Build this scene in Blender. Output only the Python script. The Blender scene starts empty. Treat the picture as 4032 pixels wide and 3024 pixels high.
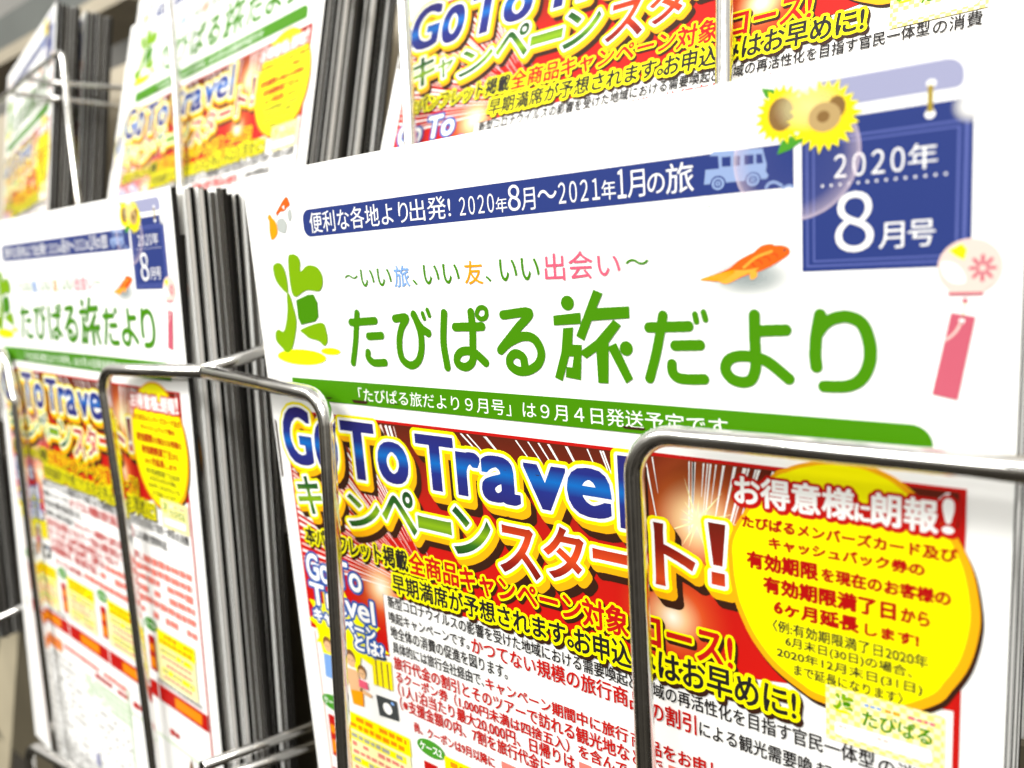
import bpy, bmesh, math, random
import numpy as np
from mathutils import Matrix, Vector
from mathutils.geometry import tessellate_polygon

S = bpy.context.scene
COL = S.collection
MM = 0.001
random.seed(7)

# ---------------------------------------------------------------- frames
# Everything is laid out in the frame of the nearest cover, in millimetres:
# u to the right along the page, v down the page, w into the rack.
LEAN = math.radians(4.0)
W3 = np.array([[1, 0, 0], [0, -math.sin(LEAN), math.cos(LEAN)], [0, -math.cos(LEAN), -math.sin(LEAN)]])
ORG = np.array([0.0, 0.0, 0.0])
def world(p):
    return Vector(W3 @ (np.asarray(p, float) * MM) + ORG)
def rod(r):
    r = np.asarray(r, float); th = np.linalg.norm(r) + 1e-12; k = r / th
    K = np.array([[0, -k[2], k[1]], [k[2], 0, -k[0]], [-k[1], k[0], 0]])
    return np.eye(3) + math.sin(th) * K + (1 - math.cos(th)) * K @ K
def shift(pose, d):                       # a point of a tilted page's own frame, in the common frame
    return rod(pose[:3]) @ np.asarray(d, float) + np.asarray(pose[3:], float)

MAIN = [0, 0, 0, 0, 0, 0]                                       # lower row, right
LEFT = [-.0541, .0398, .009, -254.5, -3.8, 9.4]                 # lower row, left
LWIRE = [-.066, .070, .014, -251.5, -5.1, 15.5]                 # the wires of that pocket
UMID = [-.417, -.0354, -.035, -12.0, -132.9, 120.1]             # upper row, right
ULEFT = [-.299, .0567, -.0323, -275.8, -140.3, 127.3]           # upper row, left
UFAR = [-.198, .200, -.011, -557.7, -149.3, 152.7]            # upper row, far left
LFAR = [-.066, .070, .014, -530.0, -52.0, 30.0]                  # lower row, far left

# ---------------------------------------------------------------- camera
CR = np.array([[0.78427655, 0.07338598, 0.61605584], [0.05174017, 0.98178386, -0.18282071], [-0.61825015, 0.17525683, 0.76619305]])
CT = np.array([-85.90500627, -65.19743532, 247.88456356])
cd = bpy.data.cameras.new('camera'); cam = bpy.data.objects.new('camera', cd); COL.objects.link(cam)
wx, wy, wz = W3 @ CR[0], W3 @ -CR[1], W3 @ -CR[2]
cl = world(-CR.T @ CT)
cam.matrix_world = Matrix(((wx[0], wy[0], wz[0], cl.x), (wx[1], wy[1], wz[1], cl.y), (wx[2], wy[2], wz[2], cl.z), (0, 0, 0, 1)))
cd.sensor_width = 36.0; cd.lens = 3081.138 / 4032 * 36
cd.clip_start = 0.005; cd.clip_end = 50
cd.dof.use_dof = True; cd.dof.focus_distance = 0.196; cd.dof.aperture_fstop = 10.5
S.camera = cam

# ---------------------------------------------------------------- world and lamps
wd = bpy.data.worlds.new('World'); S.world = wd; wd.use_nodes = True
nt = wd.node_tree; nt.nodes.clear()
o_ = nt.nodes.new('ShaderNodeOutputWorld'); b_ = nt.nodes.new('ShaderNodeBackground')
tc = nt.nodes.new('ShaderNodeTexCoord'); sp = nt.nodes.new('ShaderNodeSeparateXYZ'); rp = nt.nodes.new('ShaderNodeValToRGB')
mr_ = nt.nodes.new('ShaderNodeMapRange'); mr_.inputs['From Min'].default_value = -1
nt.links.new(tc.outputs['Generated'], sp.inputs[0]); nt.links.new(sp.outputs['Z'], mr_.inputs[0]); nt.links.new(mr_.outputs[0], rp.inputs[0])
for k_, (p_, c_) in enumerate(((0, (.035, .03, .022)), (.46, (.07, .062, .05)), (.53, (.22, .205, .17)), (.63, (.50, .48, .43)), (.80, (.95, .92, .86)), (1, (1.05, 1.02, .96)))):
    e = rp.color_ramp.elements[k_] if k_ < 2 else rp.color_ramp.elements.new(p_)
    e.position = p_; e.color = (*c_, 1)
wn = nt.nodes.new('ShaderNodeTexNoise'); wn.inputs['Scale'].default_value = 2.6; wn.inputs['Detail'].default_value = 3     # shelves and people of the hall, as lights and darks
wm = nt.nodes.new('ShaderNodeMapRange'); wm.inputs['From Min'].default_value = .35; wm.inputs['From Max'].default_value = .68; wm.inputs['To Min'].default_value = .25; wm.inputs['To Max'].default_value = 2.0
wx_ = nt.nodes.new('ShaderNodeVectorMath'); wx_.operation = 'SCALE'
nt.links.new(tc.outputs['Generated'], wn.inputs['Vector']); nt.links.new(wn.outputs[0], wm.inputs[0]); nt.links.new(rp.outputs[0], wx_.inputs[0]); nt.links.new(wm.outputs[0], wx_.inputs['Scale'])
nt.links.new(wx_.outputs[0], b_.inputs[0]); b_.inputs[1].default_value = 0.82
nt.links.new(b_.outputs[0], o_.inputs[0])

def area(name, loc, target, sx, sy, power, col):
    l = bpy.data.lights.new(name, 'AREA'); l.shape = 'RECTANGLE'; l.size = sx; l.size_y = sy; l.energy = power; l.color = col
    o = bpy.data.objects.new(name, l); COL.objects.link(o); o.location = loc
    o.rotation_euler = (Vector(target) - Vector(loc)).to_track_quat('-Z', 'Y').to_euler()
area('ceiling_lamp_near', (.25, -.95, 1.30), (.0, 0, -.05), 1.6, .25, 33, (1, .985, .95))
area('ceiling_lamp_left', (-1.1, -1.3, 1.30), (-.2, 0, -.05), 1.6, .25, 25, (1, .985, .95))
area('ceiling_lamp_far', (.6, -2.4, 1.30), (.0, 0, -.05), 1.6, .3, 34, (1, .985, .95))
S.view_settings.view_transform = 'Standard'; S.view_settings.look = 'None'
S.view_settings.exposure = 0.0; S.view_settings.gamma = 1.0; S.view_settings.use_curve_mapping = False


# ---------------------------------------------------------------- materials
def lin(c):
    return tuple((x / 12.92 if x <= .04045 else ((x + .055) / 1.055) ** 2.4) for x in (v / 255 for v in c))
def principled(name, col=(.8, .8, .8), rough=.5, metal=0.0, spec=.3):
    m = bpy.data.materials.new(name); m.use_nodes = True
    b = m.node_tree.nodes['Principled BSDF']
    b.inputs['Base Color'].default_value = (*col, 1); b.inputs['Roughness'].default_value = rough
    b.inputs['Metallic'].default_value = metal; b.inputs['Specular IOR Level'].default_value = spec
    return m, m.node_tree, b
INKS = {'white': (.86, .86, .84), 'title': (.052, .215, .0005), 'leaf': (.175, .35, .0005), 'citron': (.72, .78, .002), 'sky': (.18, .34, .68),
        'amber': (.85, .30, .003), 'rose': (.72, .10, .17), 'navy': (.021, .038, .175), 'navy_lt': (.085, .11, .33), 'lilac': (.30, .31, .46), 'bus': (.24, .33, .55),
        'fish': (.72, .11, .008), 'fish_lt': (.85, .36, .04), 'grey': (.42, .45, .43), 'ink': (.016, .014, .014), 'red': (.46, .010, .007), 'oval_red': (.36, .004, .003),
        'yellow': (.86, .80, .0), 'outline_y': (.86, .76, .0), 'gold': (.80, .36, .004), 'shadow': (.035, .012, .006), 'blue': (.02, .085, .34),
        'crimson': (.46, .008, .006), 'pale_y': (.86, .82, .42), 'orange': (.80, .24, .004), 'pink': (.50, .098, .145), 'pale_pink': (.74, .55, .49),
        'sun': (.86, .74, .004), 'petal': (.84, .58, .006), 'seed': (.21, .115, .035), 'seed_lt': (.42, .29, .12), 'green': (.06, .28, .02), 'green_lt': (.50, .64, .42), 'brass': (.33, .24, .02), 'skin': (.70, .42, .22),
        'hair': (.20, .09, .03), 'dark': (.05, .055, .055), 'rust': (.50, .06, .006), 'red_txt_lt': (.72, .20, .16), 'rule': (.80, .50, .44), 'cyan_lt': (.80, .86, .85), 'grey_txt': (.34, .33, .31), 'cut': (.022, .021, .019)}
MATS = {}
def ink(name):
    if name not in MATS:
        MATS[name] = GRAD[name]() if name in GRAD else principled('ink_' + name, INKS[name], .45, 0, .13)[0]
    return MATS[name]
def uvmm(nt):                                           # page millimetres from the print's UV map
    t = nt.nodes.new('ShaderNodeUVMap'); t.uv_map = 'page'
    s = nt.nodes.new('ShaderNodeSeparateXYZ'); nt.links.new(t.outputs[0], s.inputs[0])
    return t, s
def ramp(nt, src, stops, lo, hi):
    mr = nt.nodes.new('ShaderNodeMapRange'); mr.inputs['From Min'].default_value = lo; mr.inputs['From Max'].default_value = hi
    nt.links.new(src, mr.inputs['Value'])
    r = nt.nodes.new('ShaderNodeValToRGB'); nt.links.new(mr.outputs[0], r.inputs[0])
    el = r.color_ramp.elements
    el[0].position, el[0].color = stops[0][0], (*stops[0][1], 1); el[1].position, el[1].color = stops[-1][0], (*stops[-1][1], 1)
    for p, c in stops[1:-1]:
        q = el.new(p); q.color = (*c, 1)
    return r.outputs[0]
def dist(nt, uvnode, cx, cy, sx=1, sy=1):
    a = nt.nodes.new('ShaderNodeVectorMath'); a.operation = 'SUBTRACT'; nt.links.new(uvnode.outputs[0], a.inputs[0]); a.inputs[1].default_value = (cx / 100, cy / 100, 0)
    b = nt.nodes.new('ShaderNodeVectorMath'); b.operation = 'MULTIPLY'; nt.links.new(a.outputs[0], b.inputs[0]); b.inputs[1].default_value = (100 / sx, 100 / sy, 0)
    c = nt.nodes.new('ShaderNodeVectorMath'); c.operation = 'LENGTH'; nt.links.new(b.outputs[0], c.inputs[0])
    return c.outputs['Value']
def mix(nt, fac, a, b):
    m = nt.nodes.new('ShaderNodeMix'); m.data_type = 'RGBA'
    if isinstance(fac, float): m.inputs[0].default_value = fac
    else: nt.links.new(fac, m.inputs[0])
    for s_, x in ((6, a), (7, b)):
        if isinstance(x, tuple): m.inputs[s_].default_value = (*x, 1)
        else: nt.links.new(x, m.inputs[s_])
    return m.outputs[2]
def vgrad(name, stops, lo, hi):
    def f():
        m, nt, b = principled('ink_' + name, rough=.45, spec=.13)
        t, s = uvmm(nt); nt.links.new(ramp(nt, s.outputs['Y'], stops, lo / 100, hi / 100), b.inputs['Base Color'])
        return m
    return f
def panel_mat():
    m, nt, b = principled('ink_panel', rough=.45, spec=.13)
    t, s = uvmm(nt)
    base = ramp(nt, s.outputs['Y'], [(0, (.085, .014, .006)), (.22, (.17, .016, .006)), (.5, (.42, .010, .006)), (1, (.52, .008, .005))], .74, 1.22)
    for cx, cy, r in ((152.4, 88.6, 20), (145.6, 112.5, 15), (46, 128, 17), (25, 92, 20)):
        d = dist(nt, t, cx, cy, r, r)
        f = ramp(nt, d, [(0, (1, 1, 1)), (.25, (.75, .75, .75)), (.6, (.30, .30, .30)), (1, (0, 0, 0))], 0, 1)
        c = ramp(nt, d, [(0, (.88, .86, .75)), (.22, (.86, .60, .30)), (.5, (.72, .16, .03)), (1, (.55, .03, .008))], 0, 1)
        base = mix(nt, f, base, c)
    nt.links.new(base, b.inputs['Base Color'])
    return m
def overlay(name, cx, cy, rx, ry, col, stops):
    def f():
        m, nt, b = principled('ink_' + name, col, .42, 0, .28)
        t, s = uvmm(nt); d = dist(nt, t, cx, cy, rx, ry)
        r = ramp(nt, d, [(p, (a, a, a)) for p, a in stops], 0, 1)
        nt.links.new(r, b.inputs['Alpha'])
        return m
    return f
def check_mat():
    m, nt, b = principled('ink_gingham', rough=.45, spec=.13)
    t, s = uvmm(nt); k = nt.nodes.new('ShaderNodeTexChecker'); k.inputs['Scale'].default_value = 85
    nt.links.new(t.outputs[0], k.inputs['Vector']); k.inputs['Color1'].default_value = (.85, .70, .18, 1); k.inputs['Color2'].default_value = (.86, .82, .50, 1)
    nt.links.new(k.outputs['Color'], b.inputs['Base Color'])
    return m
GRAD = {'head': vgrad('head', [(0, (.022, .018, .13)), (.36, (.016, .024, .18)), (.53, (.006, .12, .43)), (.69, (.016, .026, .19)), (1, (.022, .018, .13))], 75, 93.5),
        'head_green': vgrad('head_green', [(0, (.012, .05, .012)), (.3, (.02, .10, .012)), (.55, (.20, .36, .008)), (.75, (.03, .13, .012)), (1, (.012, .05, .012))], 95, 110.5),
        'head_red': vgrad('head_red', [(0, (.13, .012, .006)), (.3, (.22, .012, .006)), (.58, (.62, .06, .012)), (.8, (.24, .012, .006)), (1, (.10, .012, .006))], 89, 114),
        'panel': panel_mat, 'gingham': check_mat,
        'fish_shade': overlay('fish_shade', 165, 36.6, 9.5, 4.2, (.24, .29, .29), [(0, .75), (.5, .45), (1, 0)]),
        'bubble': overlay('bubble', 173.9, 14.9, 11.6, 11.6, (.86, .72, .82), [(0, 0), (.72, .02), (.92, .22), (1, .5)]),
        'sparkle': overlay('sparkle', 202.2, 10.4, 3.2, 3.0, (.86, .86, .84), [(0, 1), (.35, .85), (1, 0)]),
        'petal_glow': overlay('petal_glow', 176.5, 6.5, 6.5, 4.5, (.86, .80, .42), [(0, .55), (.6, .35), (1, 0)])}

PRINT = [
 ("T", "便利な各地より", "white", 31.9, 73.2, 13.3, 19.4),
 ("T", "出発!", "white", 73.8, 88.4, 13.5, 19.3),
 ("T", "2020", "white", 91.3, 102.5, 14.5, 19.0),
 ("T", "年", "white", 103.0, 106.5, 15.6, 19.3),
 ("T", "8", "white", 106.8, 110.5, 13.2, 19.2),
 ("T", "月", "white", 110.7, 114.8, 14.3, 19.4),
 ("T", "〜", "white", 115.5, 120.9, 15.2, 17.3),
 ("T", "2021", "white", 121.3, 132.2, 14.1, 18.8),
 ("T", "年", "white", 132.6, 136.2, 14.8, 19.0),
 ("T", "1", "white", 136.6, 138.7, 13.0, 19.0),
 ("T", "月", "white", 139.0, 143.2, 13.5, 19.1),
 ("T", "の", "white", 143.7, 147.7, 14.7, 18.8),
 ("T", "旅", "white", 147.9, 154.1, 13.2, 19.2),
 ("T", "2020", "white", 180.9, 192.4, 15.5, 19.6),
 ("T", "年", "white", 192.9, 197.4, 15.3, 19.6),
 ("T", "8", "white", 181.1, 187.6, 22.1, 32.7),
 ("T", "月", "white", 188.4, 192.5, 27.9, 32.4),
 ("T", "号", "white", 193.0, 197.3, 27.8, 32.3),
 ("T", "〜", "title", 45.0, 50.8, 32.0, 33.2),
 ("T", "いい", "title", 51.9, 64.5, 30.7, 35.6),
 ("T", "旅", "sky", 65.5, 71.5, 30.2, 36.1),
 ("T", "、", "title", 72.5, 74.3, 34.1, 35.7),
 ("T", "いい", "title", 76.8, 89.5, 30.5, 35.6),
 ("T", "友", "amber", 91.2, 97.3, 30.1, 36.0),
 ("T", "、", "title", 98.1, 99.9, 34.0, 35.5),
 ("T", "いい", "title", 102.7, 114.7, 30.2, 35.5),
 ("T", "出", "rose", 116.2, 121.9, 29.6, 35.8),
 ("T", "会", "rose", 122.9, 129.4, 29.4, 35.7),
 ("T", "い", "rose", 130.6, 136.4, 30.7, 35.2),
 ("T", "〜", "title", 137.7, 143.3, 31.8, 33.1),
 ("S", "title", 2.3, ((45.7, 45.7), (56.0, 45.2))),
 ("S", "title", 2.3, ((48.7, 43.1), (47.9, 46.6), (46.7, 51.6), (44.7, 57.6))),
 ("S", "title", 2.3, ((52.7, 49.7), (58.1, 49.4))),
 ("S", "title", 2.3, ((51.7, 54.4), (51.7, 56.0), (53.9, 57.3), (58.4, 57.1))),
 ("S", "title", 2.3, ((64.3, 44.6), (68.7, 44.4), (66.4, 47.4), (65.1, 51.3), (65.5, 55.6), (68.6, 57.5), (71.8, 56.2), (73.5, 52.8), (73.7, 48.6), (72.6, 45.2), (71.7, 43.5))),
 ("S", "title", 2.3, ((72.6, 45.2), (74.1, 47.1), (76.6, 48.5))),
 ("S", "title", 1.3, ((75.1, 43.2), (75.6, 44.6))),
 ("S", "title", 1.3, ((77.0, 42.3), (77.6, 43.8))),
 ("S", "title", 2.3, ((83.0, 43.2), (81.9, 50.9), (82.5, 57.5))),
 ("S", "title", 2.3, ((86.5, 46.8), (95.6, 46.6))),
 ("S", "title", 2.3, ((92.3, 43.0), (92.4, 47.6), (92.0, 51.9), (91.7, 55.1), (90.5, 56.6), (88.6, 57.2), (86.5, 56.5), (86.2, 54.9), (87.6, 53.4), (90.1, 52.9), (92.7, 53.5), (95.9, 55.8))),
 ("S", "title", 1.3, ((97.5, 43.3), (97.4, 43.8), (97.0, 44.3), (96.4, 44.6), (95.8, 44.7), (95.2, 44.6), (94.7, 44.3), (94.3, 43.8), (94.3, 43.2), (94.5, 42.7), (94.9, 42.2), (95.4, 41.9), (96.1, 41.8), (96.7, 41.9), (97.2, 42.2), (97.5, 42.7), (97.5, 43.3))),
 ("S", "title", 2.3, ((102.7, 43.7), (110.8, 43.2), (106.8, 47.1), (101.2, 52.4), (104.0, 50.5), (108.5, 48.9), (111.9, 49.6), (113.6, 52.6), (112.6, 55.4), (109.6, 57.2), (106.3, 57.5), (104.0, 56.3), (103.9, 54.5), (105.7, 53.2), (107.8, 53.9), (108.3, 55.4), (108.3, 57.2))),
 ("S", "title", 2.3, ((142.7, 46.5), (151.9, 46.2))),
 ("S", "title", 2.3, ((146.1, 44.0), (145.3, 47.7), (144.1, 52.4), (142.4, 57.6))),
 ("S", "title", 2.3, ((148.7, 50.3), (154.3, 50.1))),
 ("S", "title", 2.3, ((147.8, 54.3), (147.9, 56.0), (149.0, 57.1), (151.2, 57.4), (155.0, 57.2))),
 ("S", "title", 1.3, ((153.4, 43.7), (153.7, 45.2))),
 ("S", "title", 1.3, ((155.3, 43.3), (155.7, 44.8))),
 ("S", "title", 2.3, ((165.9, 43.9), (165.9, 48.1), (166.0, 52.1), (165.9, 54.7), (165.0, 56.8), (163.2, 57.4), (161.0, 56.8), (159.7, 55.0), (160.4, 53.0), (162.7, 52.1), (165.9, 52.3), (168.6, 53.2), (172.5, 56.3))),
 ("S", "title", 2.3, ((166.9, 47.0), (172.0, 46.8))),
 ("S", "title", 2.3, ((178.4, 43.9), (177.7, 47.9), (177.5, 51.5), (177.7, 53.7))),
 ("S", "title", 2.3, ((178.1, 47.1), (179.2, 45.6), (181.1, 44.5), (183.5, 44.3), (185.8, 45.6), (187.0, 48.9), (187.1, 52.3), (185.8, 55.5), (183.3, 57.1), (179.1, 57.4))),
 ("E", "title", (122.0, 41.0), 1.8, 1.7),
 ("E", "title", (136.9, 51.2), 1.65, 1.65),
 ("P", "title", ((117.8, 43.9), (125.4, 43.2), (125.4, 45.8), (117.8, 46.2))),
 ("P", "title", ((120.4, 46.8), (123.2, 46.6), (122.7, 50.6), (125.3, 50.6), (124.5, 58.9), (120.3, 58.4), (120.7, 55.9), (122.3, 56.0), (122.9, 53.4), (121.6, 53.4), (119.3, 59.4), (117.2, 58.6), (119.5, 52.4))),
 ("P", "title", ((129.2, 38.1), (131.6, 39.0), (129.8, 42.2), (138.1, 41.9), (138.1, 44.5), (128.3, 45.1), (126.0, 49.7), (123.9, 48.6))),
 ("P", "title", ((134.0, 44.8), (135.9, 46.1), (132.5, 50.0), (131.9, 59.3), (129.2, 59.3), (129.1, 52.1), (126.3, 53.8), (124.5, 52.4), (129.1, 49.5))),
 ("P", "title", ((132.1, 51.0), (134.4, 50.0), (138.3, 57.9), (136.5, 59.1))),
 ("P", "leaf", ((11.3, 28.5), (13.0, 27.3), (15.4, 27.4), (17.0, 29.2), (17.7, 32.4), (17.3, 36.6), (14.2, 34.9), (11.8, 32.2))),
 ("P", "leaf", ((19.6, 26.1), (21.8, 24.9), (24.3, 25.6), (25.3, 27.5), (24.9, 30.2), (28.6, 28.6), (32.6, 29.1), (34.7, 31.1), (35.0, 33.6), (33.9, 35.6), (32.0, 36.4), (26.5, 36.0), (20.7, 37.9), (19.1, 34.3))),
 ("P", "leaf", ((16.7, 37.1), (18.1, 37.1), (19.3, 41.0), (20.0, 45.3), (18.3, 50.2), (15.9, 54.2), (13.2, 55.5), (10.7, 54.0), (8.2, 51.8), (8.2, 49.3), (10.1, 48.1), (12.7, 48.7), (14.6, 45.8), (16.1, 41.5))),
 ("P", "leaf", ((21.8, 48.0), (32.1, 45.8), (34.0, 48.6), (34.0, 51.4), (32.2, 52.9), (29.9, 51.5), (25.5, 50.7), (23.1, 49.4))),
 ("P", "title", ((21.1, 38.9), (27.3, 37.3), (29.9, 37.3), (31.3, 39.7), (31.0, 44.1), (29.1, 45.5), (22.1, 46.5), (21.0, 44.4))),
 ("E", "citron", (20.1, 56.7), 12.25, 2.45),
 ("E", "citron", (34.9, 54.5), 4.5, 1.05),
 ("P", "bus", ((157.5, 12.8), (158.3, 12.1), (168.1, 12.7), (168.2, 13.4), (168.8, 15.7), (168.6, 16.9), (169.1, 17.7), (168.7, 18.3), (156.2, 18.1), (156.6, 15.3), (159.4, 15.4), (159.3, 13.0))),
 ("P", "navy", ((160.0, 13.3), (161.8, 13.4), (161.8, 15.2), (160.0, 15.1))),
 ("P", "navy", ((162.4, 13.4), (163.7, 13.5), (163.6, 15.3), (162.3, 15.2))),
 ("P", "navy", ((164.5, 13.5), (166.3, 13.6), (166.3, 15.3), (164.5, 15.3))),
 ("P", "navy", ((166.8, 13.6), (167.9, 13.7), (168.1, 15.4), (166.8, 15.3))),
 ("E", "navy", (159.1, 18.2), 1.6, 1.5),
 ("E", "bus", (159.1, 18.2), 1.3, 1.2),
 ("E", "navy", (159.1, 18.2), 0.8, 0.8),
 ("E", "bus", (159.1, 18.2), 0.55, 0.5),
 ("E", "navy", (159.1, 18.2), 0.2, 0.2),
 ("E", "navy", (166.1, 18.2), 1.5, 1.4),
 ("E", "bus", (166.1, 18.2), 1.25, 1.2),
 ("E", "navy", (166.1, 18.2), 0.8, 0.7),
 ("E", "bus", (166.1, 18.2), 0.5, 0.5),
 ("E", "navy", (166.1, 18.2), 0.2, 0.2),
 ("S", "bus", 0.5, ((168.6, 19.9), (169.2, 19.2), (170.3, 19.1), (171.5, 19.8))),
 ("S", "bus", 0.5, ((171.8, 20.3), (172.9, 20.0), (173.6, 20.3))),
 ("P", "fish", ((154.8, 36.7), (158.0, 35.7), (160.9, 34.7), (163.3, 33.0), (167.1, 31.4), (170.6, 30.7), (172.6, 31.2), (172.9, 32.3), (171.5, 33.4), (167.9, 35.2), (163.7, 36.4), (160.4, 37.7), (158.3, 37.1))),
 ("P", "fish_lt", ((154.8, 36.7), (160.9, 35.2), (164.2, 35.1), (167.0, 34.9), (163.3, 36.4), (160.4, 37.7), (158.3, 37.1))),
 ("P", "fish", ((22.4, 7.9), (23.3, 9.3), (23.4, 10.4), (21.8, 11.0), (20.5, 11.8), (18.4, 11.9), (16.6, 12.9), (14.8, 13.4), (16.6, 11.8), (19.1, 9.8), (20.5, 8.7))),
 ("P", "amber", ((12.9, 12.3), (13.8, 13.3), (15.3, 14.6), (16.0, 16.6), (15.3, 18.7), (12.4, 20.0), (11.8, 17.4), (12.2, 14.3), (11.6, 13.2))),
 ("P", "grey", ((16.4, 14.5), (19.3, 14.0), (20.8, 15.8), (19.6, 18.3), (16.3, 17.4))),
 ("P", "grey", ((21.9, 12.7), (23.5, 11.5), (23.7, 13.8), (22.3, 15.1))),
 ("T", "「たびぱる旅だより９月号」は９月４日発送予定です", "white", 45.6, 159.9, 65.0, 69.2),
 ("T", "G", "head", 5.5, 20.5, 73.1, 92.6),
 ("T", "o", "head", 21.7, 33.0, 77.1, 93.4),
 ("T", "T", "head", 35.3, 50.6, 75.6, 93.8),
 ("T", "o", "head", 51.0, 64.0, 80.3, 93.1),
 ("T", "T", "head", 67.6, 82.1, 76.8, 92.8),
 ("T", "r", "head", 82.6, 91.3, 80.1, 92.7),
 ("T", "a", "head", 91.3, 104.2, 80.1, 92.9),
 ("T", "v", "head", 105.7, 118.5, 80.8, 92.4),
 ("T", "e", "head", 118.7, 131.2, 79.9, 92.2),
 ("T", "l", "head", 133.2, 136.8, 75.8, 93.4),
 ("T", "キ", "head_green", 9.4, 22.3, 96.0, 109.0),
 ("T", "ャ", "head_green", 23.2, 31.1, 99.4, 108.0),
 ("T", "ン", "head_green", 34.2, 49.7, 98.9, 109.8),
 ("T", "ペ", "head_green", 50.4, 65.1, 94.7, 108.1),
 ("T", "ー", "head_green", 65.6, 78.8, 101.1, 105.2),
 ("T", "ン", "head_green", 79.0, 93.2, 96.1, 110.2),
 ("T", "ス", "head_red", 95.4, 108.9, 98.5, 112.2),
 ("T", "タ", "head_red", 110.1, 122.7, 96.0, 110.2),
 ("T", "ー", "head_red", 125.0, 137.6, 99.7, 102.5),
 ("T", "ト", "head_red", 141.7, 151.8, 90.4, 105.3),
 ("T", "!", "head_red", 154.8, 158.9, 88.2, 102.3),
 ("T", "本パンフレット掲載", "ink_y", 10.9, 59.5, 113.6, 120.0),
 ("T", "全商品", "red_y", 60.1, 79.6, 113.3, 120.2),
 ("T", "キャンペーン", "red_y", 80.4, 120.6, 113.7, 120.4),
 ("T", "対象", "red_y", 121.1, 133.8, 113.4, 120.8),
 ("T", "コース!", "red_y", 137.2, 159.6, 113.8, 121.2),
 ("T", "早期満席が予想されます。", "ink_y2", 51.9, 117.7, 121.9, 128.1),
 ("T", "お申込", "ink_y2", 118.1, 134.2, 122.0, 128.8),
 ("T", "みはお早めに!", "ink_y2", 135.2, 173.2, 121.8, 128.8),
 ("T", "新型コロナウイルスの影響を受けた地域における需要喚起", "ink", 48.6, 133.0, 129.7, 133.8),
 ("T", "域の再活性化を目指す官民一体型", "ink", 139.6, 188.6, 130.2, 134.2),
 ("T", "喚起キャンペーンです。", "ink", 48.4, 81.5, 134.9, 138.8),
 ("T", "かつてない規模の旅行商", "red", 82.3, 132.8, 134.2, 139.4),
 ("T", "の割引", "red", 138.6, 150.6, 135.2, 140.4),
 ("T", "による観光需要喚", "ink", 151.3, 176.6, 136.2, 140.2),
 ("T", "地全体の消費の促進を図ります。", "ink", 48.4, 94.9, 139.6, 144.0),
 ("T", "具体的には旅行会社経由で、", "ink", 48.6, 85.9, 144.9, 149.0),
 ("T", "キャンペーン期間中に旅行", "red", 86.4, 132.3, 145.3, 149.3),
 ("T", "品をお申し", "red", 137.9, 156.5, 145.6, 149.8),
 ("T", "旅行代金の割引とそのツアーで訪れる観光地な", "red", 48.4, 132.4, 149.8, 154.5),
 ("T", "るクーポン券（1,000円未満は四捨五入）を含んで", "red", 48.7, 131.6, 154.8, 158.9),
 ("T", "（1人1泊当たり最大20,000円、日帰りは", "red", 49.0, 115.6, 158.8, 163.6),
 ("T", "（※支援金額の内、7割を旅行代金に", "red", 49.3, 107.3, 163.5, 168.3),
 ("T", "尚、クーポンは9月以降に", "red", 54.7, 87.4, 170.3, 174.1),
 ("T", "Go", "sign", 9.2, 21.1, 123.5, 132.9),
 ("T", "To", "sign", 27.7, 36.9, 123.1, 130.6),
 ("T", "Travel", "sign", 9.5, 41.4, 135.1, 141.0),
 ("T", "キャンペーン", "sign", 10.3, 39.3, 144.2, 147.6),
 ("T", "とは?", "sign", 30.5, 44.0, 147.2, 152.0),
 ("T", "お得意様", "oval_head", 161.2, 184.5, 78.7, 83.4),
 ("T", "に", "oval_head", 184.8, 187.3, 78.4, 81.4),
 ("T", "朗報", "oval_head", 187.6, 198.6, 76.0, 81.6),
 ("T", "!", "oval_head", 199.5, 201.1, 75.3, 80.2),
 ("T", "たびぱるメンバーズカード及び", "red", 162.5, 202.0, 85.2, 88.1),
 ("T", "キャッシュバック券の", "red", 168.0, 196.8, 89.0, 91.8),
 ("T", "有効期限", "red_b", 163.3, 178.0, 92.8, 96.8),
 ("T", "を現在のお客様の", "red", 178.4, 201.1, 93.4, 96.6),
 ("T", "有効期限満了日", "red_b", 166.7, 192.1, 97.7, 101.6),
 ("T", "から", "red", 192.8, 197.8, 98.3, 101.4),
 ("T", "6ヶ月延長", "red_b", 168.9, 185.6, 102.3, 105.9),
 ("T", "します!", "red", 186.5, 196.1, 103.2, 105.8),
 ("T", "〈例:有効期限満了日2020年", "ink", 168.6, 197.7, 107.3, 110.2),
 ("T", "6月末日(30日)の場合、", "ink", 171.2, 195.0, 109.9, 112.8),
 ("T", "2020年12月末日(31日)", "ink", 169.4, 196.8, 112.9, 116.0),
 ("T", "まで延長になります〉", "ink", 172.9, 193.5, 115.6, 118.4),
 ("O", ((168.2, 76.8), (172.0, 74.1), (175.6, 72.6), (180.2, 71.6), (185.5, 71.6), (189.5, 72.6), (193.2, 74.6), (200.0, 80.7), (202.4, 84.4), (204.4, 89.2), (205.6, 96.0), (205.5, 101.0), (204.2, 107.2), (201.8, 112.3), (198.9, 116.5), (190.0, 122.0), (178.7, 122.8), (173.9, 121.2), (168.5, 117.9), (164.3, 113.1), (161.8, 108.3), (160.3, 104.0), (159.4, 97.0), (160.2, 89.6))),
]

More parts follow.
